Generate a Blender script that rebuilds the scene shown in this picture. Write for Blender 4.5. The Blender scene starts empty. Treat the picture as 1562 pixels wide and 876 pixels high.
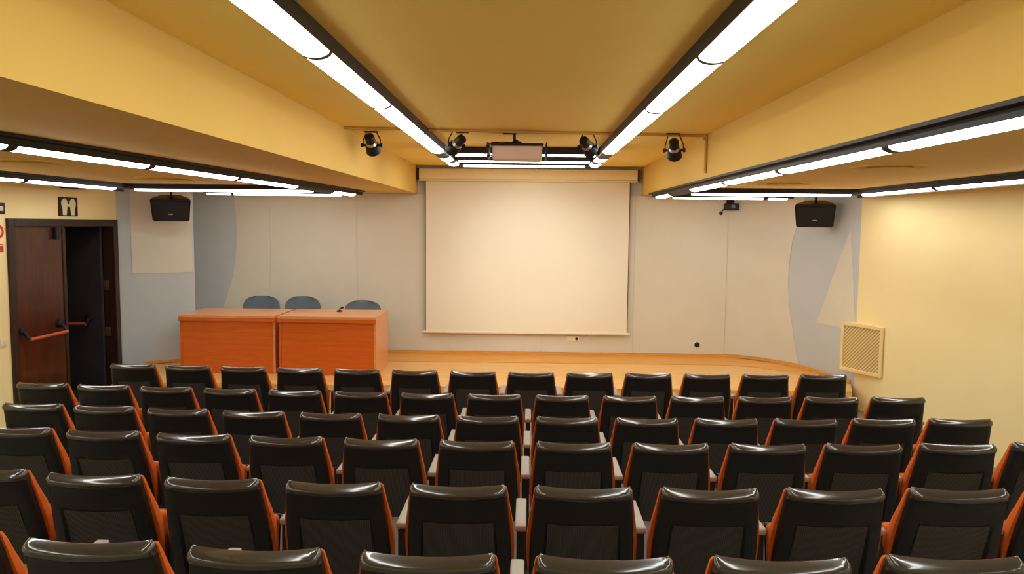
import bpy, bmesh, math, random
from mathutils import Vector, Matrix, Euler
random.seed(4)
S = bpy.context.scene
COL = S.collection
PI = math.pi

# ------------------------------------------------------------------ materials
def lin(c):
    return tuple(((v / 255) / 12.92 if v / 255 <= 0.04045 else ((v / 255 + 0.055) / 1.055) ** 2.4) for v in c)

def mat(name, rgb, rough=0.6, spec=0.5, metal=0.0, var=0.05, vscale=3.0, bump=0.0, bscale=80.0, coat=0.0):
    """Plain procedural surface: base colour with a faint noise variation, optional fine bump."""
    m = bpy.data.materials.new(name); m.use_nodes = True
    nt = m.node_tree; N = nt.nodes; L = nt.links
    b = N['Principled BSDF']
    c = lin(rgb)
    b.inputs['Roughness'].default_value = rough
    b.inputs['Specular IOR Level'].default_value = spec
    b.inputs['Metallic'].default_value = metal
    b.inputs['Coat Weight'].default_value = coat
    tc = N.new('ShaderNodeTexCoord')
    no = N.new('ShaderNodeTexNoise'); no.inputs['Scale'].default_value = vscale; no.inputs['Detail'].default_value = 4
    L.new(tc.outputs['Object'], no.inputs['Vector'])
    cr = N.new('ShaderNodeValToRGB')
    cr.color_ramp.elements[0].position = 0.3; cr.color_ramp.elements[1].position = 0.7
    cr.color_ramp.elements[0].color = tuple(v * (1 - var) for v in c) + (1,)
    cr.color_ramp.elements[1].color = tuple(min(1, v * (1 + var)) for v in c) + (1,)
    L.new(no.outputs['Fac'], cr.inputs['Fac']); L.new(cr.outputs['Color'], b.inputs['Base Color'])
    if bump > 0:
        n2 = N.new('ShaderNodeTexNoise'); n2.inputs['Scale'].default_value = bscale
        L.new(tc.outputs['Object'], n2.inputs['Vector'])
        bp = N.new('ShaderNodeBump'); bp.inputs['Strength'].default_value = bump; bp.inputs['Distance'].default_value = 0.004
        L.new(n2.outputs['Fac'], bp.inputs['Height']); L.new(bp.outputs['Normal'], b.inputs['Normal'])
    return m

def wood(name, a, b_, rough=0.4, scale=(1, 1, 1), coat=0.0, distort=5.0, wscale=3.0, spec=0.5):
    m = bpy.data.materials.new(name); m.use_nodes = True
    nt = m.node_tree; N = nt.nodes; L = nt.links
    b = N['Principled BSDF']; b.inputs['Roughness'].default_value = rough; b.inputs['Coat Weight'].default_value = coat
    b.inputs['Specular IOR Level'].default_value = spec
    tc = N.new('ShaderNodeTexCoord'); mp = N.new('ShaderNodeMapping')
    mp.inputs['Scale'].default_value = scale
    L.new(tc.outputs['Object'], mp.inputs['Vector'])
    no = N.new('ShaderNodeTexNoise'); no.inputs['Scale'].default_value = wscale; no.inputs['Detail'].default_value = 6
    no.inputs['Distortion'].default_value = distort * 0.2
    L.new(mp.outputs['Vector'], no.inputs['Vector'])
    cr = N.new('ShaderNodeValToRGB')
    cr.color_ramp.elements[0].position = 0.3; cr.color_ramp.elements[1].position = 0.72
    cr.color_ramp.elements[0].color = lin(a) + (1,); cr.color_ramp.elements[1].color = lin(b_) + (1,)
    L.new(no.outputs['Fac'], cr.inputs['Fac']); L.new(cr.outputs['Color'], b.inputs['Base Color'])
    return m

def emit(name, rgb, strength):
    m = bpy.data.materials.new(name); m.use_nodes = True
    nt = m.node_tree; nt.nodes.clear()
    e = nt.nodes.new('ShaderNodeEmission'); e.inputs['Color'].default_value = rgb + (1,); e.inputs['Strength'].default_value = strength
    o = nt.nodes.new('ShaderNodeOutputMaterial'); nt.links.new(e.outputs[0], o.inputs[0])
    return m

def ribbed(name, rgb, rgb2, scale, rough=0.5, diag=False):
    """Fine regular ribs (wave texture) in colour and bump."""
    m = bpy.data.materials.new(name); m.use_nodes = True
    nt = m.node_tree; N = nt.nodes; L = nt.links
    b = N['Principled BSDF']; b.inputs['Roughness'].default_value = rough; b.inputs['Specular IOR Level'].default_value = 0.35
    tc = N.new('ShaderNodeTexCoord'); mp = N.new('ShaderNodeMapping')
    if diag: mp.inputs['Rotation'].default_value = (PI / 4, 0, 0)
    L.new(tc.outputs['Object'], mp.inputs['Vector'])
    w = N.new('ShaderNodeTexWave'); w.wave_type = 'BANDS'; w.bands_direction = 'Z' if diag else 'X'
    w.inputs['Scale'].default_value = scale; w.inputs['Distortion'].default_value = 0.0
    L.new(mp.outputs['Vector'], w.inputs['Vector'])
    cr = N.new('ShaderNodeValToRGB'); cr.color_ramp.elements[0].color = lin(rgb) + (1,); cr.color_ramp.elements[1].color = lin(rgb2) + (1,)
    L.new(w.outputs['Fac'], cr.inputs['Fac']); L.new(cr.outputs['Color'], b.inputs['Base Color'])
    bp = N.new('ShaderNodeBump'); bp.inputs['Strength'].default_value = 0.6; bp.inputs['Distance'].default_value = 0.002
    L.new(w.outputs['Fac'], bp.inputs['Height']); L.new(bp.outputs['Normal'], b.inputs['Normal'])
    return m

M = {}
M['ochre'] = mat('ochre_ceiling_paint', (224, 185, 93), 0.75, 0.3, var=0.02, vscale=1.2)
M['ceil'] = mat('ochre_ceiling_paint_lit', (252, 221, 114), 0.75, 0.3, var=0.02, vscale=1.2)  # lighter copy of the ochre paint, standing in for missing bounce light
M['cream'] = mat('cream_wall_paint', (255, 234, 174), 0.7, 0.3, var=0.02, vscale=1.5, bump=0.15, bscale=60)
M['greyblue'] = mat('blue_grey_wall_fabric', (196, 202, 204), 0.85, 0.2, var=0.02, bump=0.1, bscale=200)
M['beige'] = mat('beige_wall_sheet', (219, 214, 197), 0.85, 0.2, var=0.02, bump=0.1, bscale=200)
M['stage'] = wood('stage_parquet', (226, 168, 88), (246, 198, 120), 0.35, (1, 8, 8), coat=0.15)
M['stage_dark'] = wood('stage_border_wood', (222, 150, 52), (240, 172, 74), 0.4, (1, 8, 8), coat=0.1)
M['floor'] = mat('grey_vinyl_floor', (138, 132, 124), 0.6, 0.3, var=0.08, vscale=6)
M['housing'] = mat('dark_brown_aluminium', (30, 24, 20), 0.5, 0.35, var=0.08)
M['lamp'] = emit('fluorescent_diffuser', (0.985, 1.0, 0.965), 12.6)
M['shell'] = mat('black_moulded_plastic', (22, 20, 18), 0.42, 0.5, var=0.1)
M['lip'] = mat('black_plastic_edge_sheen', (52, 50, 46), 0.16, 0.75, var=0.05, coat=0.5)  # same plastic as the shell, ceiling reflection lightened into its colour
M['ribs'] = ribbed('black_ribbed_plastic', (44, 42, 38), (78, 74, 68), 40)
M['orange'] = mat('orange_upholstery', (204, 98, 34), 0.9, 0.2, var=0.1, vscale=40, bump=0.4, bscale=300)
M['pad'] = mat('pale_grey_armrest', (164, 157, 144), 0.5, 0.4, var=0.04)
M['steel'] = mat('dark_grey_steel', (60, 58, 56), 0.4, 0.5, metal=0.6)
M['cherry'] = wood('cherry_veneer', (202, 90, 12), (218, 106, 22), 0.38, (0.6, 6, 9), coat=0.1)
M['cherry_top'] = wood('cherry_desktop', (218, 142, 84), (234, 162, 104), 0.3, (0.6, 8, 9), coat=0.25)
M['bluechair'] = mat('blue_grey_chair_fabric', (104, 116, 126), 0.85, 0.2, var=0.05, bump=0.2)
M['black'] = mat('black_plastic', (18, 16, 16), 0.55, 0.4)
M['blackgloss'] = mat('black_gloss', (18, 17, 18), 0.25, 0.6)
M['screen'] = mat('white_projection_fabric', (240, 233, 212), 0.55, 0.4, var=0.005)
M['screencase'] = mat('cream_screen_case', (244, 230, 182), 0.55, 0.4, var=0.01)
M['white'] = mat('white_plastic', (236, 226, 200), 0.5, 0.4, var=0.02)
M['door'] = wood('mahogany_door', (54, 20, 8), (88, 38, 15), 0.3, (6, 6, 0.8), coat=0.3)
M['doorframe'] = wood('dark_door_frame', (40, 20, 14), (56, 30, 20), 0.4, (6, 6, 0.8))
M['doorshade'] = mat('shaded_door_face', (54, 48, 50), 0.5, 0.4, var=0.15)  # open leaf, with the corridor's shade put into its colour
M['corridor'] = mat('unlit_corridor_tone', (50, 46, 46), 0.8, 0.2)  # darkness of the unlit corridor put into the colour
M['pushbar'] = mat('orange_red_push_bar', (206, 88, 44), 0.4, 0.5)
M['vent'] = ribbed('cream_louvre', (170, 142, 86), (236, 210, 150), 10, 0.6, diag=True)
M['ventframe'] = mat('cream_vent_frame', (240, 216, 152), 0.6, 0.3, var=0.02)
M['projector'] = mat('grey_projector_case', (232, 208, 192), 0.5, 0.4, var=0.03)
M['silver'] = mat('silver_metal', (190, 186, 178), 0.35, 0.5, metal=0.8)
M['ochrepipe'] = mat('ochre_painted_pipe', (206, 160, 78), 0.6, 0.3, var=0.03)
M['hinge'] = mat('dull_brass_hinge', (92, 62, 34), 0.5, 0.4, metal=0.3)
M['red'] = mat('red_sign_face', (200, 50, 30), 0.5, 0.4, var=0.03)
M['signwhite'] = mat('sign_cream', (236, 222, 180), 0.5, 0.3, var=0.02)
M['signblack'] = mat('sign_black', (40, 24, 14), 0.5, 0.3, var=0.05)

# ------------------------------------------------------------------ mesh helpers
def bx(bm, c, s, rot=None, bev=0.0, seg=2):
    """A box of size s centred on c, optionally rotated and with bevelled edges."""
    r = bmesh.ops.create_cube(bm, size=1.0)
    vs = r['verts']
    for v in vs: v.co = Vector((v.co.x * s[0], v.co.y * s[1], v.co.z * s[2]))
    if bev > 0:
        es = list({e for v in vs for e in v.link_edges})
        rb = bmesh.ops.bevel(bm, geom=es, offset=bev, segments=seg, affect='EDGES', profile=0.5)
        vs = list({v for f in rb['faces'] for v in f.verts} | {v for v in vs if v.is_valid})
        # gather the whole connected island
        seen = set(vs); st = list(vs)
        while st:
            v = st.pop()
            for e in v.link_edges:
                o = e.other_vert(v)
                if o not in seen: seen.add(o); st.append(o)
        vs = list(seen)
    mt = Matrix.Translation(Vector(c)) @ (rot.to_matrix().to_4x4() if rot is not None else Matrix.Identity(4))
    for v in vs: v.co = mt @ v.co
    return vs

def prism(bm, poly, a, b, axis='z'):
    """Extrude a 2-D polygon from a to b along an axis. z: (x,y); y: (x,z); x: (y,z)."""
    def P(p, t):
        return {'z': (p[0], p[1], t), 'y': (p[0], t, p[1]), 'x': (t, p[0], p[1])}[axis]
    v0 = [bm.verts.new(P(p, a)) for p in poly]; v1 = [bm.verts.new(P(p, b)) for p in poly]
    n = len(poly)
    bm.faces.new(v0); bm.faces.new(list(reversed(v1)))
    for i in range(n):
        j = (i + 1) % n
        bm.faces.new((v0[j], v0[i], v1[i], v1[j]))
    return v0 + v1

def frame_of(d):
    d = d.normalized()
    u = d.cross(Vector((0, 0, 1)))
    if u.length < 1e-4: u = Vector((1, 0, 0))
    u.normalize(); return u, d.cross(u).normalized()

def lathe(bm, p0, d, prof, seg=20):
    """Revolve (distance along d, radius) pairs about the line p0 + t d."""
    p0 = Vector(p0); d = Vector(d).normalized(); u, w = frame_of(d)
    rings = []
    for t, r in prof:
        rings.append([bm.verts.new(p0 + d * t + (u * math.cos(2 * PI * k / seg) + w * math.sin(2 * PI * k / seg)) * max(r, 1e-4)) for k in range(seg)])
    for a, b in zip(rings, rings[1:]):
        for k in range(seg):
            bm.faces.new((a[k], a[(k + 1) % seg], b[(k + 1) % seg], b[k]))
    bm.faces.new(list(reversed(rings[0]))); bm.faces.new(rings[-1])

def tube(bm, pts, r, seg=8):
    pts = [Vector(p) for p in pts]
    rings = []
    for i, p in enumerate(pts):
        d = (pts[min(i + 1, len(pts) - 1)] - pts[max(i - 1, 0)])
        u, w = frame_of(d)
        rings.append([bm.verts.new(p + (u * math.cos(2 * PI * k / seg) + w * math.sin(2 * PI * k / seg)) * r) for k in range(seg)])
    for a, b in zip(rings, rings[1:]):
        for k in range(seg):
            bm.faces.new((a[k], a[(k + 1) % seg], b[(k + 1) % seg], b[k]))
    bm.faces.new(list(reversed(rings[0]))); bm.faces.new(rings[-1])

def slab_grid(bm, rear, front):
    """Closed solid between two equally sized point grids."""
    R = [[bm.verts.new(p) for p in row] for row in rear]; F = [[bm.verts.new(p) for p in row] for row in front]
    n, m = len(R), len(R[0])
    for i in range(n - 1):
        for j in range(m - 1):
            bm.faces.new((R[i][j], R[i + 1][j], R[i + 1][j + 1], R[i][j + 1]))
            bm.faces.new((F[i][j], F[i][j + 1], F[i + 1][j + 1], F[i + 1][j]))
    for i in range(n - 1):
        bm.faces.new((R[i][0], F[i][0], F[i + 1][0], R[i + 1][0]))
        bm.faces.new((R[i][-1], R[i + 1][-1], F[i + 1][-1], F[i][-1]))
    for j in range(m - 1):
        bm.faces.new((R[0][j], R[0][j + 1], F[0][j + 1], F[0][j]))
        bm.faces.new((R[-1][j], F[-1][j], F[-1][j + 1], R[-1][j + 1]))

def obj(name, bm, material, parent=None, smooth=None):
    bmesh.ops.recalc_face_normals(bm, faces=bm.faces[:])
    me = bpy.data.meshes.new(name); bm.to_mesh(me); bm.free()
    me.materials.append(material)
    if smooth is not None:
        for p in me.polygons: p.use_smooth = True
        me.set_sharp_from_angle(angle=math.radians(smooth))
    o = bpy.data.objects.new(name, me); COL.objects.link(o)
    if parent: o.parent = parent
    return o

def NB(): return bmesh.new()

def tag(o, label, cat, group=None):
    o['label'] = label; o['category'] = cat
    if group: o['group'] = group
    return o

def thing(name, label, cat, loc=(0, 0, 0), rotz=0.0, group=None):
    o = bpy.data.objects.new(name, None); COL.objects.link(o)
    o.location = loc; o.rotation_euler = (0, 0, rotz); o.empty_display_size = 0.1
    return tag(o, label, cat, group)

def struct(name, bm, m, parent=None, smooth=None):
    o = obj(name, bm, m, parent, smooth)
    if parent is None: o['kind'] = 'structure'
    return o

# ------------------------------------------------------------------ room shell (metres, camera at x = y = 0)
XL, XR = -5.5, 4.1          # side walls
RL, RR = -1.665, 1.66       # edges of the raised middle ceiling
ZC, ZS = 3.11, 2.70         # raised ceiling, soffits
YB = 11.35                  # back wall
YN = -1.6                   # wall behind the camera
ST = 0.30                   # stage height
XO = 4.9                    # outer limit of the slanting right wall
XB = XL - 2.1               # far side of the corridor behind the door

# raked seating rows: y of the back-rest tops, height of the tops, x of the row's centre, curvature
ROWS = [
    (7.0123, -1.3843, 0.0379, 0.0092, 7.0, 0, 13),
    (6.0487, -1.3841, 0.0113, 0.0116, 7.5, 0, 14),
    (5.1257, -1.3252, 0.0042, 0.0134, 6.5, 0, 13),
    (4.1961, -1.2310, -0.0059, 0.0147, 5.5, 0, 12),
    (3.2124, -1.1446, -0.0221, 0.0173, 4.5, 0, 10),
    (2.2600, -1.0319, -0.0283, 0.0284, 2.5, -1, 6),
]
CH = 0.87                    # chair height
fl = [2.25 + r[1] - CH for r in ROWS]

# floor: treads rising towards the back of the room
bm = NB()
prof = [(YB + 0.1, 0.0), (5.72, 0.0)]
zs = [max(0.0, f) for f in fl]
zs[1] = 0.0
edges = [5.72, 4.82, 3.86, 2.9]
for k, e in enumerate(edges):
    z1 = zs[k + 2]
    prof.append((e, z1))
    nxt = edges[k + 1] if k + 1 < len(edges) else YN - 0.1
    prof.append((nxt, z1))
prof += [(YN - 0.1, -0.15), (YB + 0.1, -0.15)]
prism(bm, prof, XL - 0.1, XO, 'x')
struct('floor', bm, M['floor'])

# stage
bm = NB()
stage_poly = [(-4.75, 9.02), (3.88, 9.02), (3.97, 9.25), (4.06, 9.5), (4.02, 9.56), (3.94, 9.93), (3.89, 10.2), (3.8, 10.58), (3.64, 10.83), (3.42, 11.02),
              (3.2, 11.2), (2.95, YB - 0.02), (-5.1, YB - 0.02), (-4.63, 10.45), (-5.2, 10.13)]
prism(bm, stage_poly, 0.004, ST, 'z')
struct('floor_stage', bm, M['stage'])
# darker border boards along the back of the stage
inner = [(-4.66, 10.62), (2.75, 10.66), (3.15, 10.55), (3.45, 10.3), (3.64, 9.95), (3.74, 9.56)]
outer = [(4.0, 9.57), (3.92, 9.93), (3.86, 10.2), (3.77, 10.56), (3.61, 10.8), (3.4, 10.99), (3.18, 11.16), (2.93, YB - 0.04), (-5.08, YB - 0.04)]
bm = NB(); prism(bm, inner + outer, ST + 0.0005, ST + 0.006, 'z')
struct('trim_1', bm, M['stage_dark'])

# plan of the grey end wall, left corner to right corner
def arc_pts():
    p = [(XL, 10.05), (-4.65, 10.47), (-5.15, YB), (2.85, YB)]
    r = [(3.05, 11.325), (3.25, 11.235), (3.44, 11.08), (3.62, 10.87), (3.76, 10.66), (3.86, 10.42), (3.93, 10.15), (3.99, 9.87), (XR, 9.50)]
    return p + r
PLAN = arc_pts()
bm = NB()
outer_off = [(XL - 0.1, 10.05), (XL - 0.1, YB + 0.25), (XO, YB + 0.25), (XO, 9.50)]
prism(bm, PLAN + list(reversed(outer_off)), 0.0, ZC + 0.02, 'z')
struct('wall_back', bm, M['greyblue'], smooth=24)

# beige sheets on the grey wall, a few millimetres thick
CURVE = PLAN[2:]
def along(s):
    """Point on the back wall's plan at arc length s, with the inward normal."""
    acc = 0
    for (x0, y0), (x1, y1) in zip(CURVE, CURVE[1:]):
        l = math.hypot(x1 - x0, y1 - y0)
        if s <= acc + l or (x1, y1) == CURVE[-1]:
            t = (s - acc) / l
            return Vector((x0 + (x1 - x0) * t, y0 + (y1 - y0) * t, 0)), Vector(((y1 - y0) / l, -(x1 - x0) / l, 0))
        acc += l
def s_of_x(x):
    return x - CURVE[0][0]
acc = 0; VERT_S = []
for (x0, y0), (x1, y1) in zip(CURVE, CURVE[1:]):
    acc += math.hypot(x1 - x0, y1 - y0); VERT_S.append(acc)
def interp(tab, z):
    for (z0, v0), (z1, v1) in zip(tab, tab[1:]):
        if z0 <= z <= z1: return v0 + (v1 - v0) * (z - z0) / (z1 - z0)
    return tab[0][1] if z < tab[0][0] else tab[-1][1]
LB = [(0.30, -5.0), (0.85, -4.674), (1.0, -4.60), (1.152, -4.545), (1.3, -4.495), (1.452, -4.455), (1.65, -4.42), (1.848, -4.40), (2.0, -4.39), (2.192, -4.386), (2.4, -4.393), (2.584, -4.408), (2.7, -4.42)]
def s_at(x, y):
    best = None; acc = 0
    for (x0, y0), (x1, y1) in zip(CURVE, CURVE[1:]):
        l = math.hypot(x1 - x0, y1 - y0)
        t = max(0, min(1, ((x - x0) * (x1 - x0) + (y - y0) * (y1 - y0)) / l / l))
        d = math.hypot(x0 + t * (x1 - x0) - x, y0 + t * (y1 - y0) - y)
        if best is None or d < best[0]: best = (d, acc + t * l)
        acc += l
    return best[1]
RBp = [(0.33, 3.80, 10.58), (0.6, 3.755, 10.66), (0.846, 3.725, 10.70), (1.12, 3.685, 10.75), (1.49, 3.66, 10.78), (1.72, 3.664, 10.775), (1.95, 3.675, 10.76), (2.271, 3.725, 10.70), (2.5, 3.765, 10.65), (2.7, 3.80, 10.58)]
RB = [(z, s_at(x, y)) for z, x, y in RBp]
LBs = [(z, max(0.01, s_of_x(x))) for z, x in LB]
seams = [s_of_x(-3.88), s_of_x(-2.573), s_of_x(-1.175), s_of_x(0.2), s_of_x(1.575), s_of_x(2.947)]
ZL = [0.345, 0.5, 0.7, 0.85, 1.0, 1.15, 1.3, 1.45, 1.65, 1.85, 2.05, 2.2, 2.35, 2.5, 2.6, 2.69]
bnds = [None] + seams + [None]
for k in range(len(bnds) - 1):
    bm = NB()
    g = 0.002
    a_fix = bnds[k]; b_fix = bnds[k + 1]
    rear, front = [], []
    for z in ZL:
        sa = interp(LBs, z) if a_fix is None else a_fix + g
        sb = interp(RB, z) if b_fix is None else b_fix - g
        n = 14 if b_fix is None else (8 if a_fix is None else 2)
        r1, r2 = [], []
        for j in range(n + 1):
            p, nn = along(sa + (sb - sa) * j / n)
            r1.append(p + nn * 0.006 + Vector((0, 0, z))); r2.append(p + nn * 0.001 + Vector((0, 0, z)))
        rear.append(r1); front.append(r2)
    slab_grid(bm, rear, front)
    o = struct('trim_%d' % (k + 2), bm, M['beige'], smooth=24)
# beige square on the angled wing wall at the left, beige triangle beside the right corner
def wing(s, z, d):
    u = Vector((0.85, 0.42, 0)).normalized(); n = Vector((0.42, -0.85, 0)).normalized()
    return Vector((XL, 10.05, 0)) + u * s + n * d + Vector((0, 0, z))
bm = NB(); slab_grid(bm, [[wing(0.17, z, 0.006), wing(0.925, z, 0.006)] for z in (1.55, 2.69)], [[wing(0.17, z, 0.001), wing(0.925, z, 0.001)] for z in (1.55, 2.69)])
struct('trim_9', bm, M['beige'])
bm = NB()
def side(s, z, d):
    p, nn = along(s); return p + nn * d + Vector((0, 0, z))
tb0, tb1, tt = s_at(3.90, 10.27), s_at(4.09, 9.52), s_at(4.045, 9.67)
rear, front = [], []
for i in range(9):
    f = i / 8; z = 0.975 + (2.22 - 0.975) * f
    a = tb0 + (tt - tb0) * f; b = tb1 + (tt - tb1) * f ** 1.3
    if b - a < 0.004: b = a + 0.004
    rear.append([side(a + (b - a) * j / 6, z, 0.006) for j in range(7)]); front.append([side(a + (b - a) * j / 6, z, 0.001) for j in range(7)])
slab_grid(bm, rear, front); struct('trim_10', bm, M['beige'])

# low wooden skirting round the stage's back edge
bm = NB(); rear, front = [], []
for z in (ST + 0.002, ST + 0.042):
    rear.append([]); front.append([])
    for i in range(61):
        s = 0.05 + (VERT_S[-1] - 0.1) * i / 60
        p, nn = along(s)
        rear[-1].append(p + nn * 0.022 + Vector((0, 0, z))); front[-1].append(p + nn * 0.008 + Vector((0, 0, z)))
slab_grid(bm, rear, front); struct('baseboard_back', bm, M['stage_dark'])
bm = NB(); slab_grid(bm, [[wing(0.3, z, 0.02), wing(0.93, z, 0.02)] for z in (ST + 0.002, ST + 0.042)], [[wing(0.3, z, 0.002), wing(0.93, z, 0.002)] for z in (ST + 0.002, ST + 0.042)])
struct('baseboard_left', bm, M['stage_dark'])

# side walls, rear wall, ceiling
DY0, DY1, DZ = 7.894, 10.03, 2.27     # door opening incl. frame
bm = NB()
bx(bm, (XL - 0.06, (YN + DY0) / 2, ZC / 2), (0.12, DY0 - YN, ZC))
bx(bm, (XL - 0.06, (DY0 + 10.05) / 2, (DZ + ZC) / 2), (0.12, 10.05 - DY0, ZC - DZ))
bx(bm, (XL - 0.06, (DY1 + 10.05) / 2, DZ / 2), (0.12, 10.05 - DY1, DZ))
struct('wall_left', bm, M['cream'])
bm = NB(); prism(bm, [(XR, 9.5), (4.75, 5.0), (4.75, YN), (XO, YN), (XO, 9.5)], 0.0, ZC, 'z'); struct('wall_right', bm, M['cream'])  # slant invented to even out the strip light on this wall
bm = NB(); bx(bm, ((XL + XO) / 2, YN - 0.06, ZC / 2), (XO - XL + 0.24, 0.12, ZC)); struct('wall_rear', bm, M['cream'])
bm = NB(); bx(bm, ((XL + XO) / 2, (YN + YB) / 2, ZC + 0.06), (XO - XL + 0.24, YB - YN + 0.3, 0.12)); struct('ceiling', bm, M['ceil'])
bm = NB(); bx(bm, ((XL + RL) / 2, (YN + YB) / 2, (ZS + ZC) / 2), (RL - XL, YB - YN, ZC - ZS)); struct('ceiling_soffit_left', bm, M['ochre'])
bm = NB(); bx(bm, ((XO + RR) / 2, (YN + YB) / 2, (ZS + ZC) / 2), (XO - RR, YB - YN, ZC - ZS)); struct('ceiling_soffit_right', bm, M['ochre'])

# dark corridor behind the double door
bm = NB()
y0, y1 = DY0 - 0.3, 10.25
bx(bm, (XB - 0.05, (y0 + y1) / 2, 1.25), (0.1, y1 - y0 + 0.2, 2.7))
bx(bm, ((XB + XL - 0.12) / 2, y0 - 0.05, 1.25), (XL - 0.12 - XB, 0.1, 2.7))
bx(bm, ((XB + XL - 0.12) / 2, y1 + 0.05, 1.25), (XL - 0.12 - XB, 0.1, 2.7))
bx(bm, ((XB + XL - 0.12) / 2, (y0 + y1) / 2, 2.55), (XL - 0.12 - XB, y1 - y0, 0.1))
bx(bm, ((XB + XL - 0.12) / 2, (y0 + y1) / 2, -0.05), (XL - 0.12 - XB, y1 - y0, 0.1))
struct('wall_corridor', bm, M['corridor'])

# ------------------------------------------------------------------ double door
FW = 0.10
bm = NB()
bx(bm, (XL - 0.05, DY0 + FW / 2, DZ / 2), (0.16, FW, DZ), bev=0.006)
bx(bm, (XL - 0.05, DY1 - FW / 2, DZ / 2), (0.16, FW, DZ), bev=0.006)
bx(bm, (XL - 0.05, (DY0 + DY1) / 2, DZ - 0.045), (0.16, DY1 - DY0 - 2 * FW, 0.09), bev=0.006)
door = struct('door_1', bm, M['doorframe'])
ym = 8.91
def push_bar(parent, bar0, bar1, out, arm_z):
    """Panic bar: two dark lever arms and the coloured tube between them."""
    b = NB(); tube(b, [bar0, bar1], 0.018, 10)
    bar = obj('push_bar', b, M['pushbar'], parent, smooth=40)
    for p in (bar0, bar1):
        b = NB(); p = Vector(p); base = p - Vector(out) ; base.z += arm_z
        d = (p - base)
        tube(b, [base, base + d * 0.5 + Vector((0, 0, 0.02)), p], 0.020, 8)
        lathe(b, base - d.normalized() * 0.0, Vector(out), [(0, 0.05), (0.03, 0.045), (0.04, 0.02)], 14)
        obj('lever_arm', b, M['black'], bar, smooth=40)
# closed leaf with moulding
lx = XL - 0.03
bm = NB(); bx(bm, (lx, (DY0 + FW + ym) / 2, 1.095), (0.05, ym - DY0 - FW - 0.008, 2.17), bev=0.004)
leaf = obj('door_leaf', bm, M['door'], door)
bm = NB()
for (a, b) in ((ym - 0.055, ym + 0.0),):
    bx(bm, (lx + 0.03, (a + b) / 2, 1.09), (0.014, b - a, 2.15), bev=0.005)
obj('meeting_rail', bm, M['doorframe'], leaf)
bm = NB(); bx(bm, (lx + 0.045, ym - 0.19, 2.10), (0.05, 0.07, 0.14), bev=0.01); obj('door_closer', bm, M['black'], leaf)
push_bar(leaf, (XL + 0.10, 8.06, 0.955), (XL + 0.10, 8.73, 0.955), (0.10, 0.0, 0.0), 0.09)
# open leaf, swung out into the corridor, seen face on
oy = DY1 - FW - 0.03
bm = NB(); bx(bm, (XL - 0.12 - 0.47, oy, 1.095), (0.92, 0.05, 2.17), bev=0.004)
leaf2 = obj('door_leaf', bm, M['doorshade'], door)
leaf2['label'] = 'open leaf swung outward into the dark'
push_bar(leaf2, (XL - 0.80, oy - 0.12, 0.90), (XL - 0.30, oy - 0.12, 0.90), (0.0, -0.09, 0.0), 0.07)
for z in (1.40, 0.78):
    bm = NB(); bx(bm, (XL - 0.10, DY1 - FW - 0.012, z), (0.09, 0.02, 0.12), bev=0.003)
    lathe(bm, (XL - 0.145, DY1 - FW - 0.02, z - 0.06), (0, 0, 1), [(0, 0.012), (0.12, 0.012)], 10)
    obj('hinge', bm, M['hinge'], leaf2, smooth=30)

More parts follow.
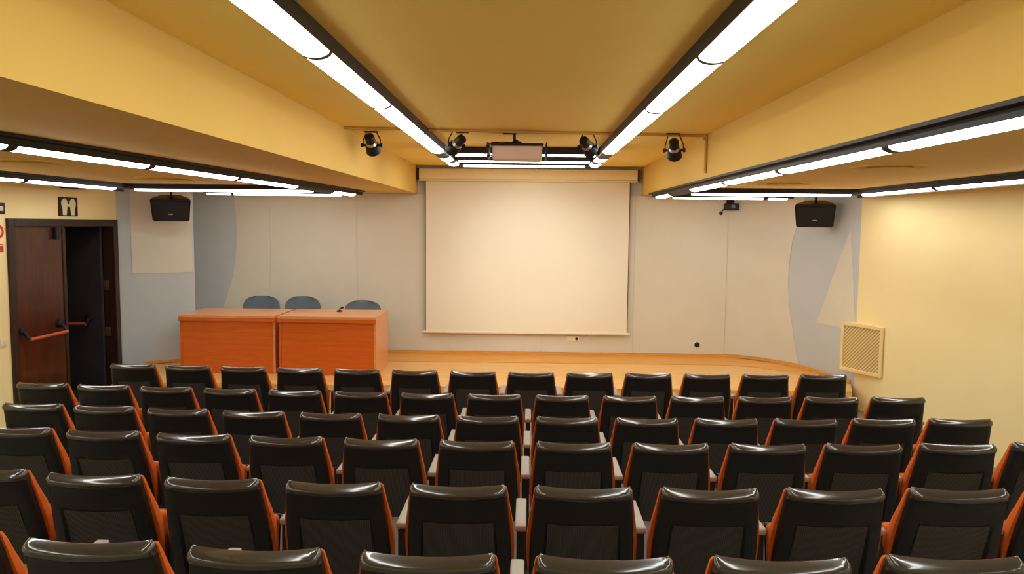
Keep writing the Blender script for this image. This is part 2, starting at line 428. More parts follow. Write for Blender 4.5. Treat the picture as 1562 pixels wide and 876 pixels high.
# ------------------------------------------------------------------ luminous strips
def strip(label, axis, fixed, a, b, ztop, hh, segs, skew=0.0, width=0.14, flange=0.0, bulge=0.03, group=None, shield=0):
    """A run of fluorescent trough along x or y: dark channel, white curved diffusers in segs, dark joints between them.
    skew shifts the run sideways over its length."""
    n = thing('strip_light', label, 'ceiling light', (0, 0, 0), 0, group)
    def P(t, off, z):
        c = fixed + skew * (t - a) / (b - a)
        return (t, c + off, z) if axis == 'x' else (c + off, t, z)
    w = width / 2
    bm = NB()
    prof = [(-w - flange, 0), (w + flange, 0), (w + flange, -0.018), (w + 0.004, -0.022), (w + 0.004, -hh), (-w - 0.004, -hh), (-w - 0.004, -0.022), (-w - flange, -0.018)]
    if flange == 0: prof = [(-w - 0.004, 0), (w + 0.004, 0), (w + 0.004, -hh), (-w - 0.004, -hh)]
    v0 = [bm.verts.new(P(a, o, ztop + z)) for o, z in prof]; v1 = [bm.verts.new(P(b, o, ztop + z)) for o, z in prof]
    bm.faces.new(v0); bm.faces.new(v1)
    for i in range(len(prof)):
        j = (i + 1) % len(prof); bm.faces.new((v0[i], v0[j], v1[j], v1[i]))
    obj('channel', bm, M['housing'], n)
    if shield:  # invented plate that keeps direct light off the top of the wall
        bm = NB(); o0 = shield * (w + 0.006); o1 = shield * (w + 0.012)
        c8 = [P(t_, o, ztop + z) for t_ in (a, b) for o, z in ((o0, -0.02), (o1, -0.02), (o1, -hh - bulge - 0.004), (o0, -hh - bulge - 0.004))]
        vv = [bm.verts.new(q) for q in c8]
        for q in ((0, 1, 2, 3), (4, 5, 6, 7), (0, 1, 5, 4), (1, 2, 6, 5), (2, 3, 7, 6), (3, 0, 4, 7)): bm.faces.new([vv[i] for i in q])
        obj('added_light_shield', bm, M['housing'], n)
    dprof = [(w * math.cos(PI * k / 8), -hh - bulge * math.sin(PI * k / 8)) for k in range(9)]
    for (s0, s1) in segs:
        bm = NB()
        v0 = [bm.verts.new(P(s0, o, ztop + z)) for o, z in dprof]; v1 = [bm.verts.new(P(s1, o, ztop + z)) for o, z in dprof]
        bm.faces.new(v0); bm.faces.new(v1)
        for i in range(len(dprof)):
            j = (i + 1) % len(dprof); bm.faces.new((v0[i], v0[j], v1[j], v1[i]))
        obj('diffuser', bm, M['lamp'], n, smooth=50)
    jprof = [((w + 0.003) * math.cos(PI * k / 8), -hh - (bulge + 0.004) * math.sin(PI * k / 8)) for k in range(9)]
    for (_, s0), (s1, _) in zip(segs, segs[1:]):
        bm = NB()
        v0 = [bm.verts.new(P(s0, o, ztop + z)) for o, z in jprof]; v1 = [bm.verts.new(P(s1, o, ztop + z)) for o, z in jprof]
        bm.faces.new(v0); bm.faces.new(v1)
        for i in range(len(jprof)):
            j = (i + 1) % len(jprof); bm.faces.new((v0[i], v0[j], v1[j], v1[i]))
        obj('joint_cap', bm, M['housing'], n)
    return n
def cut(stops, g=0.02):
    return [(p + g, q - g) for p, q in zip(stops, stops[1:])]
G1, G2 = 'light strips on the raised middle ceiling', 'light strips under the side soffits'
strip('long white strip light on the raised ceiling, left of the projector', 'y', -0.99, 0.35, 10.3, ZC, 0.075,
      cut([0.45, 2.0, 3.55, 5.08, 6.68, 8.25]) + [(8.82, 9.30), (9.56, 10.0)], group=G1)
strip('long white strip light on the raised ceiling, right of the projector', 'y', 0.845, 0.35, 10.3, ZC, 0.075,
      cut([0.45, 2.05, 3.62, 5.2, 6.6, 8.2]) + [(8.82, 9.30), (9.56, 10.0)], group=G1)
for y, lb in ((8.56, 'cross strip light directly behind the projector'), (9.43, 'middle one of three cross strip lights beyond the projector'), (10.14, 'cross strip light nearest the projection screen')):
    strip(lb, 'x', y, -0.912, 0.767, ZC, 0.08, [(-0.87, 0.73)], width=0.10, bulge=0.02, group=G1)
FH = 0.06
strip('strip light under the left soffit, running next to the raised ceiling', 'y', -3.10, -1.2, 10.5, ZS, FH,
      cut([-1.1, 0.2, 1.5, 2.75, 3.98, 5.3, 6.68, 8.12], 0.035) + [(9.30, 10.2)], skew=0.74, flange=0.045, width=0.115, bulge=0.025, group=G2)
strip('strip light under the left soffit, running along the door wall', 'y', -4.92, -1.2, 9.3, ZS, FH,
      cut([-1.1, 0.25, 1.6, 2.95, 4.3, 5.75, 7.3, 8.95], 0.035), flange=0.045, width=0.115, bulge=0.025, shield=-1, group=G2)
strip('strip light under the left soffit, crossing in front of the left loudspeaker', 'x', 9.18, -4.81, -2.58, ZS, FH, [(-4.76, -2.62)], flange=0.045, width=0.115, bulge=0.025, group=G2)
strip('strip light under the left soffit, crossing closest to the back wall', 'x', 10.38, -4.45, -2.50, ZS, FH, cut([-4.42, -4.05, -2.55], 0.02), width=0.09, bulge=0.02, group=G2)
strip('strip light under the right soffit, running next to the raised ceiling', 'y', 1.775, -1.2, 10.5, ZS, FH,
      cut([-1.1, 0.2, 1.5, 2.45, 3.72, 5.3, 6.75, 8.12], 0.035) + [(9.30, 10.2)], skew=-0.04, flange=0.045, width=0.115, bulge=0.025, group=G2)
strip('strip light under the right soffit, running along the cream wall', 'y', 3.89, -1.2, 9.3, ZS, FH,
      cut([-1.1, 0.25, 1.6, 2.95, 4.4, 5.85, 7.35, 8.95], 0.035), flange=0.045, width=0.115, bulge=0.025, shield=1, group=G2)
strip('strip light under the right soffit, crossing in front of the right loudspeaker', 'x', 9.05, 1.89, 3.775, ZS, FH, [(1.92, 3.75)], flange=0.045, width=0.115, bulge=0.025, group=G2)
strip('strip light under the right soffit, crossing closest to the back wall', 'x', 10.38, 1.86, 3.55, ZS, FH, cut([1.92, 3.18, 3.5], 0.03), width=0.09, bulge=0.02, group=G2)

# round air outlets in the soffits
for (x, y, r, lb) in ((2.62, 5.65, 0.26, 'round air outlet in the right soffit, nearer the seats'), (2.60, 7.85, 0.27, 'round air outlet in the right soffit, nearer the stage'),
                  (-3.85, 5.8, 0.26, 'round air outlet in the left soffit, above the seats'), (-3.78, 7.9, 0.30, 'round air outlet in the left soffit, nearer the stage')):
    t = thing('air_outlet', lb, 'air vent', (x, y, ZS), 0, 'round air outlets in the soffits')
    bm = NB(); lathe(bm, (0, 0, 0), (0, 0, -1), [(0, r), (0.008, r), (0.014, r * 0.95), (0.010, r * 0.86), (0.004, r * 0.84)], 40); obj('outer_ring', bm, M['ochre'], t, smooth=40)
    bm = NB(); lathe(bm, (0, 0, -0.006), (0, 0, -1), [(0, r * 0.6), (0.012, r * 0.66), (0.018, r * 0.6), (0.014, r * 0.1)], 40); obj('centre_disc', bm, M['ochre'], t, smooth=40)

# ------------------------------------------------------------------ spotlights, pipe, projector
bm = NB()
py0, py1 = 6.80, 7.22
pz = ZC - 0.0165
def py(x): return py0 + (py1 - py0) * (x - RL) / (RR - RL)
for xa, xb in ((RL + 0.014, -1.072), (-0.908, 0.763), (0.927, RR - 0.014)):
    tube(bm, [(xa, py(xa), pz), (xb, py(xb), pz)], 0.013, 8)
tube(bm, [(RR - 0.014, py1, ZC - 0.016), (RR - 0.014, py1, ZS + 0.05)], 0.013, 8)
bx(bm, (RR - 0.02, py1, ZC - 0.03), (0.04, 0.04, 0.05), bev=0.004)
tag(obj('cable_conduit', bm, M['ochrepipe'], None, smooth=40), 'thin ochre conduit crossing the raised ceiling and dropping down the right beam', 'pipe')

def spot(label, rear, front, lean):
    """Theatre spot: stem, yoke with two knobs, rear lamp cap, pale cooling gap, wider front barrel."""
    rear = Vector(rear); front = Vector(front); d = (front - rear).normalized()
    t = thing('stage_spotlight', label, 'spotlight', (rear.x, rear.y, ZC), 0, 'stage spotlights on the raised ceiling')
    o = Vector((rear.x, rear.y, ZC)); R = rear - o; F = front - o
    bm = NB(); lathe(bm, R - d * 0.02, d, [(0, 0.03), (0.004, 0.042), (0.02, 0.046), (0.075, 0.046), (0.08, 0.038)], 24); obj('lamp_cap', bm, M['black'], t, smooth=40)
    bm = NB(); lathe(bm, R + d * 0.062, d, [(0, 0.040), (0.02, 0.052), (0.026, 0.05)], 24); obj('cooling_ring', bm, M['silver'], t, smooth=40)
    bm = NB(); lathe(bm, R + d * 0.085, d, [(0, 0.045), (0.005, 0.058), (0.02, 0.062), (0.075, 0.065), (0.08, 0.069), (0.095, 0.069), (0.095, 0.06), (0.08, 0.055)], 24); obj('barrel', bm, M['black'], t, smooth=40)
    side_v = d.cross(Vector((0, 0, 1))).normalized()
    piv = R + d * 0.10
    bm = NB()
    for s in (-1, 1):
        p = piv + side_v * (0.082 * s)
        top = Vector((p.x * 0.6 + lean * 0.3, p.y, -0.012))
        tube(bm, [p, p + Vector((0, 0, 0.05)), top], 0.006, 6)
    bx(bm, (0.0, piv.y, -0.006), (0.12, 0.05, 0.012), bev=0.002)
    obj('yoke', bm, M['black'], t, smooth=40)
    for s in (-1, 1):
        bm = NB(); lathe(bm, piv + side_v * (0.062 * s), side_v * s, [(0, 0.012), (0.018, 0.012), (0.02, 0.02), (0.04, 0.02)], 12); obj('tilt_knob', bm, M['black'], t, smooth=40)
    return t
sy = 7.1
spot('leftmost of the four black stage spotlights, next to the left beam', (-1.485, sy, 3.045), (-1.478, sy + 0.11, 2.955), 0.0)
spot('black stage spotlight between the left strip light and the projector', (-0.631, sy, 3.035), (-0.715, sy + 0.09, 2.965), -0.05)
spot('black stage spotlight between the projector and the right strip light', (0.50, sy, 3.026), (0.560, sy + 0.11, 2.962), 0.05)
spot('rightmost of the four black stage spotlights, next to the right beam', (1.325, sy, 3.018), (1.350, sy + 0.10, 2.934), 0.0)

t = thing('video_projector', 'grey video projector hanging from the raised ceiling on a black pole', 'projector', (-0.15, 7.05, ZC))
bm = NB(); bx(bm, (0.035, 0.17, -0.195), (0.46, 0.34, 0.125), bev=0.015); obj('casing', bm, M['projector'], t)
bm = NB(); bx(bm, (0.035, 0.16, -0.124), (0.485, 0.36, 0.022), bev=0.006)
for sx in (-0.235, 0.305): bx(bm, (sx - 0.0, 0.16, -0.175), (0.014, 0.36, 0.14), bev=0.003)
obj('mounting_cradle', bm, M['black'], t)
bm = NB(); tube(bm, [(0.01, 0.1, -0.13), (0.006, 0.09, -0.02)], 0.014, 12); bx(bm, (-0.035, 0.07, -0.012), (0.13, 0.10, 0.022), bev=0.005)
lathe(bm, (0.02, 0.1, -0.117), (0, 0, 1), [(0, 0.06), (0.02, 0.045), (0.045, 0.016)], 16); obj('ceiling_pole', bm, M['black'], t, smooth=40)
bm = NB(); tube(bm, [(0.01, 0.1, -0.10), (-0.10, 0.08, -0.095), (-0.19, 0.07, -0.10), (-0.245, 0.06, -0.125), (-0.265, 0.05, -0.17), (-0.262, 0.05, -0.215), (-0.20, 0.1, -0.22)], 0.006, 8); obj('cable', bm, M['black'], t, smooth=40)
bm = NB(); tube(bm, [(0.012, 0.1, -0.085), (0.06, 0.09, -0.09), (0.085, 0.08, -0.11), (0.09, 0.08, -0.145)], 0.004, 8); obj('cable', bm, M['black'], t, smooth=40)
lamp = bpy.data.lights.new('added_screen_spot', 'SPOT'); lamp.energy = 130; lamp.color = (1.0, 0.95, 0.85); lamp.spot_size = math.radians(42); lamp.spot_blend = 1.0; lamp.shadow_soft_size = 0.03  # added lamp for the screen's bright middle; projector not known to be on
lo = bpy.data.objects.new('added_screen_spot', lamp); COL.objects.link(lo); lo.parent = t; lo.location = (0.035, 0.40, -0.215)
lo.rotation_euler = (Vector((0.02, YB, 1.55)) - Vector((-0.115, 7.45, 2.895))).to_track_quat('-Z', 'Y').to_euler()
bm = NB(); lathe(bm, (0.035, 0.335, -0.215), (0, 1, 0), [(0, 0.035), (0.03, 0.035), (0.035, 0.028)], 18); obj('lens', bm, M['blackgloss'], t, smooth=40)

# ------------------------------------------------------------------ projection screen
t = thing('projection_screen', 'large white pull-down projection screen hanging on the back wall', 'projection screen', (-0.02, YB, 0))
yo = -0.02
bm = NB(); bx(bm, (0.0, -0.085, 2.985), (3.20, 0.14, 0.155), bev=0.012); bx(bm, (0.0, -0.09, 2.895), (3.205, 0.15, 0.022), bev=0.004); case = obj('roller_case', bm, M['screencase'], t)
for sx in (-1, 1):
    bm = NB(); bx(bm, (sx * 1.612, -0.085, 2.98), (0.022, 0.145, 0.175), bev=0.004); obj('end_cap', bm, M['housing'], case)
bm = NB()
def sw(z): return 1.497
rear, front = [], []
for i in range(15):
    z = 2.89 + (0.655 - 2.89) * i / 14
    rear.append([Vector((-0.005 - 1.50 + 3.0 * j / 20, -0.075 , z)) for j in range(21)])
    front.append([Vector((-0.005 - 1.50 + 3.0 * j / 20, -0.071, z)) for j in range(21)])
slab_grid(bm, rear, front); obj('screen_fabric', bm, M['screen'], t)
for sx in (-1, 1):
    bm = NB(); bx(bm, (-0.005 + sx * 1.507, -0.073, 1.77), (0.008, 0.006, 2.24)); obj('dark_border', bm, M['housing'], t)
bm = NB(); bx(bm, (-0.005, -0.073, 0.640), (3.10, 0.03, 0.034), bev=0.008); obj('bottom_bar', bm, M['white'], t)

# ------------------------------------------------------------------ loudspeakers
def speaker(label, loc, rz, tilt):
    t = thing('loudspeaker', label, 'loudspeaker', loc, rz)
    rot = Euler((tilt, 0, 0))
    w, h, dp = 0.50, 0.30, 0.28
    # cabinet tapering towards the wall (front is -y)
    bm = NB()
    fr = [(-w / 2, -h / 2), (w / 2, -h / 2), (w / 2, h / 2), (-w / 2, h / 2)]
    poly = [(-w / 2, -dp / 2), (w / 2, -dp / 2), (w / 2 - 0.02, -dp / 2 + 0.08), (w / 2 - 0.13, dp / 2), (-w / 2 + 0.13, dp / 2), (-w / 2 + 0.02, -dp / 2 + 0.08)]
    prism(bm, poly, -h / 2, h / 2, 'z')
    bmesh.ops.bevel(bm, geom=bm.edges[:], offset=0.014, segments=2, affect='EDGES')
    for v in bm.verts:
        v.co.x *= 1 - 0.10 * (0.5 - v.co.z / h)
        v.co = rot.to_matrix() @ v.co
    cab = obj('cabinet', bm, M['blackgloss'], t, smooth=35)
    bm = NB()
    r = []; f = []
    for i in range(7):
        z = -h / 2 + 0.02 + (h - 0.05) * i / 6
        r.append([]); f.append([])
        for j in range(13):
            x = (-w / 2 + 0.02 + (w - 0.04) * j / 12) * (1 - 0.10 * (0.5 - z / h))
            bul = 0.022 * (1 - (2 * j / 12 - 1) ** 2)
            r[-1].append(rot.to_matrix() @ Vector((x, -dp / 2 - 0.006 - bul, z))); f[-1].append(rot.to_matrix() @ Vector((x, -dp / 2 + 0.002, z)))
    slab_grid(bm, r, f); g = obj('front_grille', bm, M['black'], t, smooth=50)
    bm = NB(); bx(bm, (0, 0, 0), (0.05, 0.006, 0.018), bev=0.003)
    for v in bm.verts: v.co = rot.to_matrix() @ (v.co + Vector((0.0, -dp / 2 - 0.03, -0.045)))
    obj('badge', bm, M['silver'], g)
    bm = NB(); tube(bm, [(0, 0.05, h / 2 - 0.03), (0, 0.08, ZS - loc[2])], 0.016, 10)
    bx(bm, (0, 0.08, ZS - loc[2] - 0.006), (0.12, 0.10, 0.012), bev=0.003)
    bx(bm, (0, 0.06, h / 2 + 0.005), (0.08, 0.06, 0.02), bev=0.003)
    obj('hanging_bracket', bm, M['black'], t, smooth=40)
    return t
speaker('black loudspeaker hanging above the beige square on the left', (-4.74, 10.02, 2.43), math.radians(22), math.radians(14))
speaker('black loudspeaker hanging near the right corner of the back wall', (3.70, 9.95, 2.43), math.radians(-22), math.radians(14))

t = thing('wall_camera', 'small dark device fixed high on the back wall, right of the screen', 'camera', (2.97, YB - 0.01, 2.545))
bm = NB(); bx(bm, (0, -0.03, 0.09), (0.06, 0.05, 0.07), bev=0.006); bx(bm, (0.0, -0.012, 0.08), (0.12, 0.012, 0.10), bev=0.003); obj('bracket', bm, M['black'], t)
bm = NB(); bx(bm, (0, -0.08, 0.0), (0.19, 0.14, 0.10), bev=0.012); obj('body', bm, M['black'], t)
bm = NB(); lathe(bm, (0.0, -0.145, 0.0), (0, -1, 0), [(0, 0.03), (0.02, 0.03), (0.02, 0.022)], 16); obj('lens', bm, M['blackgloss'], t, smooth=40)
bm = NB(); tube(bm, [(-0.095, -0.03, -0.03), (-0.12, -0.02, -0.06), (-0.135, -0.015, -0.085)], 0.006, 8); lathe(bm, (-0.135, 0.002, -0.095), (0, -1, 0), [(0, 0.028), (0.025, 0.024), (0.03, 0.012)], 14); obj('cable_plug', bm, M['black'], t, smooth=40)

t = thing('wall_socket', 'cream double wall socket just below the projection screen', 'socket', (0.68, YB - 0.007, 0.55))
bm = NB(); bx(bm, (0, -0.006, 0), (0.19, 0.012, 0.085), bev=0.004); obj('plate', bm, M['white'], t)
bm = NB(); bx(bm, (-0.045, -0.014, 0), (0.075, 0.006, 0.06), bev=0.003); obj('blank_cover', bm, M['signwhite'], t)
bm = NB(); lathe(bm, (0.055, -0.010, 0), (0, -1, 0), [(0, 0.022), (0.006, 0.022), (0.006, 0.016), (0.003, 0.012)], 16); obj('outlet', bm, M['housing'], t, smooth=30)
t = thing('round_wall_outlet', 'small round black outlet with pale rim low on the back wall', 'socket', (2.54, YB - 0.007, 0.483))
bm = NB(); lathe(bm, (0, 0, 0), (0, -1, 0), [(0, 0.062), (0.008, 0.062), (0.012, 0.055), (0.012, 0.042), (0.004, 0.04)], 24); obj('rim', bm, M['white'], t, smooth=30)
bm = NB(); lathe(bm, (0, -0.004, 0), (0, -1, 0), [(0, 0.041), (0.012, 0.04), (0.018, 0.028)], 20); obj('plug_face', bm, M['black'], t, smooth=30)

# ------------------------------------------------------------------ vent standing off the right wall
t = thing('wall_grille', 'square cream louvred air grille angled out from the cream right wall', 'air vent', (4.175, 8.92, 0.79), math.radians(24))
# local +y runs along the tilted face from the wall edge; -x faces into the room
L_, H_ = 0.62, 0.60
bm = NB()
prism(bm, [(0.0, 0.0), (0.0, L_), (math.sin(math.radians(24)) * L_ * 0.9, L_ * 0.91)], -H_ / 2 + 0.01, H_ / 2 - 0.01, 'z')
obj('duct_box', bm, M['ventframe'], t)
bm = NB()
for (cy, cz, sy_, sz) in ((0.02, 0, 0.04, H_), (L_ - 0.02, 0, 0.04, H_), (L_ / 2, H_ / 2 - 0.02, L_ - 0.08, 0.04), (L_ / 2, -H_ / 2 + 0.02, L_ - 0.08, 0.04)):
    bx(bm, (-0.012, cy, cz), (0.024, sy_, sz), bev=0.004)
obj('frame', bm, M['ventframe'], t)
bm = NB(); bx(bm, (-0.004, L_ / 2, 0), (0.006, L_ - 0.08, H_ - 0.08)); obj('louvre_panel', bm, M['vent'], t)

# ------------------------------------------------------------------ signs and switch on the door wall
t = thing('pictogram_sign', 'square black sign with two pale heads above the double door', 'sign', (XL, 8.985, 2.415))
bm = NB(); bx(bm, (0.006, 0, 0), (0.012, 0.37, 0.225), bev=0.002); obj('board', bm, M['signblack'], t)
bm = NB()
bx(bm, (0.0135, 0.0, 0.0), (0.001, 0.001, 0.001))
for s in (-1, 1):
    cy = s * 0.082
    lathe(bm, (0.0122, cy, 0.035), (1, 0, 0), [(0, 0.062), (0.003, 0.062)], 24)
    prism(bm, [(cy - 0.035, -0.10), (cy + 0.035, -0.10), (cy * 0.9 + 0.05, 0.02), (cy * 0.9 - 0.05, 0.02)], 0.0122, 0.0150, 'x')
prism(bm, [(-0.06, 0.0), (0.06, 0.0), (0.05, 0.03), (-0.05, 0.03)], 0.0122, 0.0145, 'x')
obj('pale_figure', bm, M['signwhite'], t)
t = thing('exit_sign', 'dark wall sign cut by the photo edge, left of the double door top', 'sign', (XL, 7.78, 2.37))
bm = NB(); bx(bm, (0.006, 0, 0), (0.012, 0.2, 0.115), bev=0.002); obj('board', bm, M['signblack'], t)
bm = NB(); bx(bm, (0.0135, 0.045, 0.0), (0.003, 0.05, 0.05), bev=0.001); bx(bm, (0.0135, -0.035, 0.0), (0.003, 0.06, 0.05), bev=0.001); obj('pale_figure', bm, M['signwhite'], t)
t = thing('round_warning_sign', 'red disc sign left of the door, cut by the photo edge', 'sign', (XL, 7.78, 2.13))
bm = NB(); lathe(bm, (0, 0, 0), (1, 0, 0), [(0, 0.07), (0.008, 0.07)], 24); obj('disc', bm, M['red'], t, smooth=30)
bm = NB(); lathe(bm, (0.0082, 0, 0), (1, 0, 0), [(0, 0.035), (0.002, 0.035)], 20); obj('centre_mark', bm, M['signwhite'], t, smooth=30)
t = thing('red_notice', 'small red notice plate below the round red sign', 'sign', (XL, 7.78, 1.96))
bm = NB(); bx(bm, (0.005, 0, 0), (0.01, 0.11, 0.085), bev=0.002); obj('plate', bm, M['red'], t)
bm = NB(); bx(bm, (0.0108, 0, 0.024), (0.0016, 0.08, 0.012)); obj('pale_line', bm, M['signwhite'], t)
t = thing('light_switch', 'small cream light switch left of the double door', 'switch', (XL, 7.775, 0.966))
bm = NB(); bx(bm, (0.006, 0, 0), (0.012, 0.085, 0.085), bev=0.004); obj('plate', bm, M['white'], t)
bm = NB(); bx(bm, (0.014, 0, 0), (0.008, 0.04, 0.05), bev=0.002); obj('rocker', bm, M['signwhite'], t)
t = thing('emergency_light', 'flat dark emergency light high above the pictogram sign', 'emergency light', (XL, 9.05, 2.655))
bm = NB(); bx(bm, (0.03, 0, 0), (0.06, 0.42, 0.05), bev=0.006); obj('case', bm, M['housing'], t)
bm = NB(); bx(bm, (0.03, 0, -0.028), (0.045, 0.38, 0.008), bev=0.003); obj('lens', bm, M['signwhite'], t)

# ------------------------------------------------------------------ desks on the stage
def desk(label, x0, x1, loc_y, depth):
    w = x1 - x0; H = 0.76
    t = thing('conference_desk', label, 'desk', ((x0 + x1) / 2, loc_y, ST + 0.0005), 0, 'cherry desks on the stage')
    bm = NB(); bx(bm, (0, depth / 2, H - 0.0175), (w, depth, 0.035), bev=0.004); obj('desktop', bm, M['cherry_top'], t)
    bm = NB(); bx(bm, (0, 0.012, H - 0.0175 - 0.02 - 0.02), (w - 0.002, 0.022, 0.045), bev=0.003); obj('front_lip', bm, M['cherry'], t)
    bm = NB(); bx(bm, (0, 0.045, (H - 0.06) / 2 + 0.005), (w - 0.07, 0.022, H - 0.06), bev=0.002); obj('modesty_panel', bm, M['cherry'], t)
    for s in (-1, 1):
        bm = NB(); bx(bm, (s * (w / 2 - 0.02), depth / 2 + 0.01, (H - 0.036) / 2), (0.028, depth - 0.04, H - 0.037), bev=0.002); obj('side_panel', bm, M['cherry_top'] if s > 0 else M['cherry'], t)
    return t
desk('left one of two cherry-wood desks standing on the stage', -4.49, -3.24, 9.59, 0.80)
desk('right one of two cherry-wood desks standing on the stage', -3.192, -1.93, 9.55, 0.86)
t = thing('desk_microphone', 'small dark microphone base standing on the right desk', 'microphone', (-2.545, 10.15, ST + 0.761))
bm = NB(); lathe(bm, (0, 0, 0), (0, 0, 1), [(0, 0.04), (0.012, 0.038), (0.02, 0.015)], 18); obj('base', bm, M['black'], t, smooth=40)
bm = NB(); tube(bm, [(0, 0, 0.018), (0.0, 0.0, 0.035), (0.02, 0.01, 0.045)], 0.006, 8); obj('stem', bm, M['black'], t, smooth=40)
bm = NB(); lathe(bm, (0.015, 0.008, 0.045), (1, 0.3, 0.2), [(0, 0.01), (0.01, 0.014), (0.035, 0.013), (0.042, 0.006)], 12); obj('capsule', bm, M['steel'], t, smooth=40)

def office_chair(label, x, y, topz, w):
    t = thing('stage_chair', label, 'chair', (x, y, ST + 0.0005), 0, 'blue-grey chairs behind the desks')
    h = topz - ST
    bm = NB(); rear, front = [], []
    z0, z1 = 0.50, h
    for i in range(13):
        f = i / 12; z = z0 + (z1 - z0) * f
        # rounded outline: superellipse towards the top
        k = max(0.0, (f - 0.45) / 0.55)
        hw = (w / 2) * (0.86 + 0.14 * min(1, f / 0.4)) * (max(0.0, 1 - k ** 3.2)) ** 0.38
        hw = max(hw, 0.10)
        r1, r2 = [], []
        for j in range(13):
            u = -1 + 2 * j / 12
            curve = 0.05 * u * u
            ed = 0.022 * (1 - u ** 6) * (1 - k ** 8 * 0.8) + 0.004
            r1.append(Vector((hw * u, -curve - ed + 0.06 * f, z))); r2.append(Vector((hw * u, -curve + ed + 0.06 * f, z)))
        rear.append(r1); front.append(r2)
    slab_grid(bm, rear, front); obj('backrest', bm, M['bluechair'], t, smooth=60)
    bm = NB(); bx(bm, (0, -0.25, 0.45), (w * 0.9, 0.44, 0.07), bev=0.025, seg=3); obj('seat', bm, M['bluechair'], t, smooth=50)
    bm = NB(); tube(bm, [(0, -0.1, 0.41), (0, 0.03, 0.43), (0, 0.045, 0.55), (0, 0.05, 0.62)], 0.016, 8); obj('back_support', bm, M['black'], t, smooth=40)
    for sx in (-1, 1):
        for yy in (-0.43, -0.06):
            bm = NB(); tube(bm, [(sx * w * 0.38, yy, 0.42), (sx * w * 0.42, yy + (0.02 if yy > -0.2 else -0.02), 0.0)], 0.012, 8); obj('leg', bm, M['black'], t, smooth=40)
    return t
office_chair('blue-grey round-backed chair behind the left desk, nearest the left wall', -3.885, 10.95, 1.182, 0.545)
office_chair('blue-grey round-backed chair behind the desks, middle one of three', -3.28, 10.95, 1.178, 0.53)
office_chair('blue-grey round-backed chair behind the right desk, nearest the screen', -2.40, 10.95, 1.13, 0.53)

# ------------------------------------------------------------------ auditorium seats
AL = math.radians(15)
def bp(u_x, t, d):
    """Point on the back: x, distance t down from the top edge, d towards the rear."""
    return Vector((u_x, t * math.sin(AL) - d * math.cos(AL), CH - t * math.cos(AL) - d * math.sin(AL)))
HW = [(-0.01, 0.196), (0.0, 0.200), (0.006, 0.208), (0.016, 0.212), (0.04, 0.213), (0.10, 0.218), (0.22, 0.229), (0.34, 0.235), (0.56, 0.235)]
HC = [(0.0, 0.203), (0.013, 0.207), (0.024, 0.214), (0.06, 0.219), (0.12, 0.227), (0.2, 0.239), (0.28, 0.247), (0.36, 0.2475), (0.44, 0.243), (0.50, 0.232)]
def shell_mesh():
    bm = NB()
    US = [-1, -0.988, -0.955, -0.88, -0.74, -0.70, -0.45, -0.2, 0, 0.2, 0.45, 0.70, 0.74, 0.88, 0.955, 0.988, 1]
    TS = [0.0, 0.003, 0.009, 0.018, 0.028, 0.035, 0.040, 0.046, 0.08, 0.12, 0.152, 0.166, 0.20, 0.28, 0.36, 0.45, 0.52]
    LIP = [(0, -0.016), (0.003, -0.003), (0.009, 0.008), (0.018, 0.014), (0.028, 0.015), (0.035, 0.010), (0.040, 0.003), (0.046, 0.0), (0.52, 0.0)]
    rear, front = [], []
    for t in TS:
        hw = interp(HW, t); r1, r2 = [], []
        for u in US:
            au = abs(u)
            base = 0.024 * (1 - u * u)
            if au >= 0.999: base -= 0.026
            elif au > 0.98: base -= 0.011
            elif au > 0.95: base -= 0.003
            d = base + interp(LIP, t) * (1 if au < 0.9 else 0.75)
            if au < 0.72 and t > 0.16:
                d -= 0.006 + 0.075 * (t - 0.16)
            sag = 0.006 * (1 - u * u) if t < 0.05 else 0.0
            r1.append(bp(hw * u, t + sag * (1 if t > 0.02 else 0.4), d)); r2.append(bp(hw * u * 0.985, t + 0.004, 0.024 * (1 - u * u) - 0.036 - 0.002))
        rear.append(r1); front.append(r2)
    slab_grid(bm, rear, front)
    for fc in bm.faces:
        c = fc.calc_center_median()
        if (CH - c.z) < 0.040: fc.material_index = 1
    return bm
def panel_mesh():
    bm = NB(); rear, front = [], []
    for i in range(9):
        t = 0.172 + (0.515 - 0.172) * i / 8
        hw = interp(HW, t); r1, r2 = [], []
        for j in range(9):
            u = -0.685 + 1.37 * j / 8
            d = 0.024 * (1 - u * u) - 0.006 - 0.075 * (t - 0.16)
            r1.append(bp(hw * u, t, d + 0.003)); r2.append(bp(hw * u, t, d - 0.004))
        rear.append(r1); front.append(r2)
    slab_grid(bm, rear, front); return bm
def cushion_mesh():
    bm = NB()
    US = [-1, -0.97, -0.88, -0.6, -0.3, 0, 0.3, 0.6, 0.88, 0.97, 1]
    TS = [0.013, 0.017, 0.024, 0.06, 0.12, 0.2, 0.28, 0.36, 0.44, 0.50]
    TH = [(0.013, 0.010), (0.017, 0.017), (0.024, 0.024), (0.06, 0.034), (0.12, 0.044), (0.2, 0.062), (0.28, 0.070), (0.36, 0.064), (0.44, 0.046), (0.50, 0.030)]
    rear, front = [], []
    for t in TS:
        hw = interp(HC, t); r1, r2 = [], []
        for u in US:
            au = abs(u)
            b = 0.024 * (1 - u * u) - 0.037
            th = interp(TH, t)
            if au > 0.99: th *= 0.45
            elif au > 0.95: th *= 0.78
            r1.append(bp(hw * u, t, b)); r2.append(bp(hw * u, t, b - th))
        rear.append(r1); front.append(r2)
    slab_grid(bm, rear, front); return bm
def seat_mesh():
    bm = NB()
    rot = Euler((math.radians(80), 0, 0))
    bx(bm, (0, 0.262, 0.475), (0.42, 0.28, 0.075), rot, bev=0.028, seg=3)
    return bm
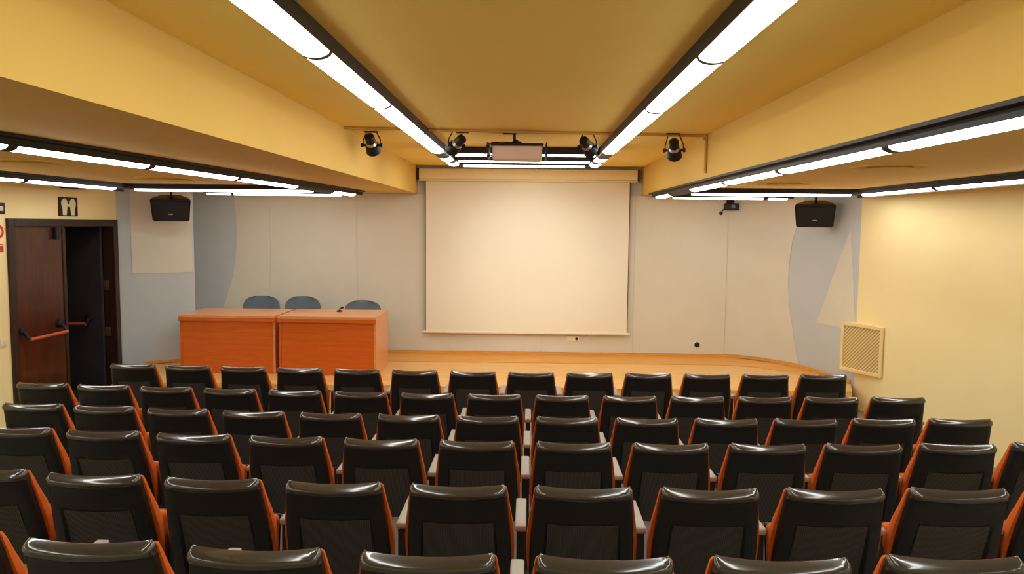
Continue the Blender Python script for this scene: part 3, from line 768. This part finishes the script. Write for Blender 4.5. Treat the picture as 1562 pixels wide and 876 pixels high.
def seat_pan_mesh():
    bm = NB(); rot = Euler((math.radians(80), 0, 0))
    bx(bm, (0, 0.309, 0.467), (0.41, 0.27, 0.018), rot, bev=0.007, seg=2)
    return bm
def pad_mesh(s):
    bm = NB(); bx(bm, (s * 0.275, 0.35, 0.622), (0.052, 0.36, 0.032), bev=0.008, seg=2); return bm
def ped_mesh(s):
    bm = NB()
    prism(bm, [(0.19, 0.606), (0.52, 0.606), (0.50, 0.52), (0.46, 0.42), (0.43, 0.03), (0.22, 0.03), (0.18, 0.42)], s * 0.275 - 0.019, s * 0.275 + 0.019, 'x')
    bx(bm, (s * 0.275, 0.31, 0.015), (0.05, 0.32, 0.028), bev=0.004)
    return bm
ME = {}
def proto(key, bm, m, smooth):
    o = obj(key, bm, m, None, smooth); ME[key] = o.data; bpy.data.objects.remove(o)
proto('back_shell', shell_mesh(), M['shell'], 38)
ME['back_shell'].materials.append(M['lip'])
proto('back_panel', panel_mesh(), M['ribs'], 40)
proto('back_cushion', cushion_mesh(), M['orange'], 60)
proto('seat_cushion', seat_mesh(), M['orange'], 50)
proto('seat_pan', seat_pan_mesh(), M['shell'], 50)
proto('armrest', pad_mesh(1), M['pad'], 50)
proto('pedestal', ped_mesh(1), M['steel'], 30)
proto('armrest_l', pad_mesh(-1), M['pad'], 50)
proto('pedestal_l', ped_mesh(-1), M['steel'], 30)
def part(name, key, parent):
    o = bpy.data.objects.new(name, ME[key]); COL.objects.link(o); o.parent = parent; return o
ORD = ['first', 'second', 'third', 'fourth', 'fifth', 'sixth', 'seventh', 'eighth', 'ninth', 'tenth', 'eleventh', 'twelfth', 'thirteenth', 'fourteenth']
RN = ['the front row by the stage', 'the second row from the stage', 'the third row from the stage', 'the fourth row from the stage', 'the second nearest row', 'the nearest row']
for ri, (Y, z, x0, c, ci, i0, i1) in enumerate(ROWS):
    n = i1 - i0
    for k, i in enumerate(range(i0, i1)):
        X = x0 + 0.55 * (i - ci)
        if k == 0: pos = 'leftmost'
        elif k == n - 1: pos = 'rightmost'
        else: pos = ORD[k] + ' from left'
        t = thing('auditorium_seat', 'black-backed orange auditorium seat, %s in %s' % (pos, RN[ri]), 'seat',
                  (X, Y + c * X * X, max(fl[ri], 0) + 0.0008), 0.0, 'auditorium seats in ' + RN[ri])
        part('back_shell', 'back_shell', t); part('back_panel', 'back_panel', t); part('back_cushion', 'back_cushion', t)
        sc = part('seat_cushion', 'seat_cushion', t); part('seat_pan', 'seat_pan', sc)
        pd = part('pedestal', 'pedestal', t); part('armrest', 'armrest', pd)
        if k == 0:
            pd = part('pedestal', 'pedestal_l', t); part('armrest', 'armrest_l', pd)

# ------------------------------------------------------------------ camera
cam = bpy.data.cameras.new('camera'); co = bpy.data.objects.new('camera', cam); COL.objects.link(co)
f, pitch, yaw, roll = 1158.8, 0.081691, -0.021305, 0.0095074
cy, sy_, cp, sp = math.cos(yaw), math.sin(yaw), math.cos(pitch), math.sin(pitch)
fw = Vector((sy_ * cp, cy * cp, -sp)); rt = Vector((cy, -sy_, 0)); up = rt.cross(fw)
cr, sr = math.cos(roll), math.sin(roll)
rt2 = rt * cr + up * sr; up2 = -rt * sr + up * cr
co.matrix_world = Matrix.Translation((0, 0, 2.25)) @ Matrix((rt2, up2, -fw)).transposed().to_4x4()
cam.sensor_width = 36.0; cam.lens = f / 1562 * 36.0; cam.clip_start = 0.05; cam.clip_end = 100
S.camera = co

# ------------------------------------------------------------------ world, colour
w = bpy.data.worlds.new('world'); S.world = w; w.use_nodes = True
w.node_tree.nodes['Background'].inputs['Color'].default_value = (0.02, 0.018, 0.015, 1)
w.node_tree.nodes['Background'].inputs['Strength'].default_value = 0.1
vs = S.view_settings
vs.view_transform = 'Standard'; vs.look = 'None'; vs.gamma = 1.0; vs.use_curve_mapping = False; vs.exposure = 0.13
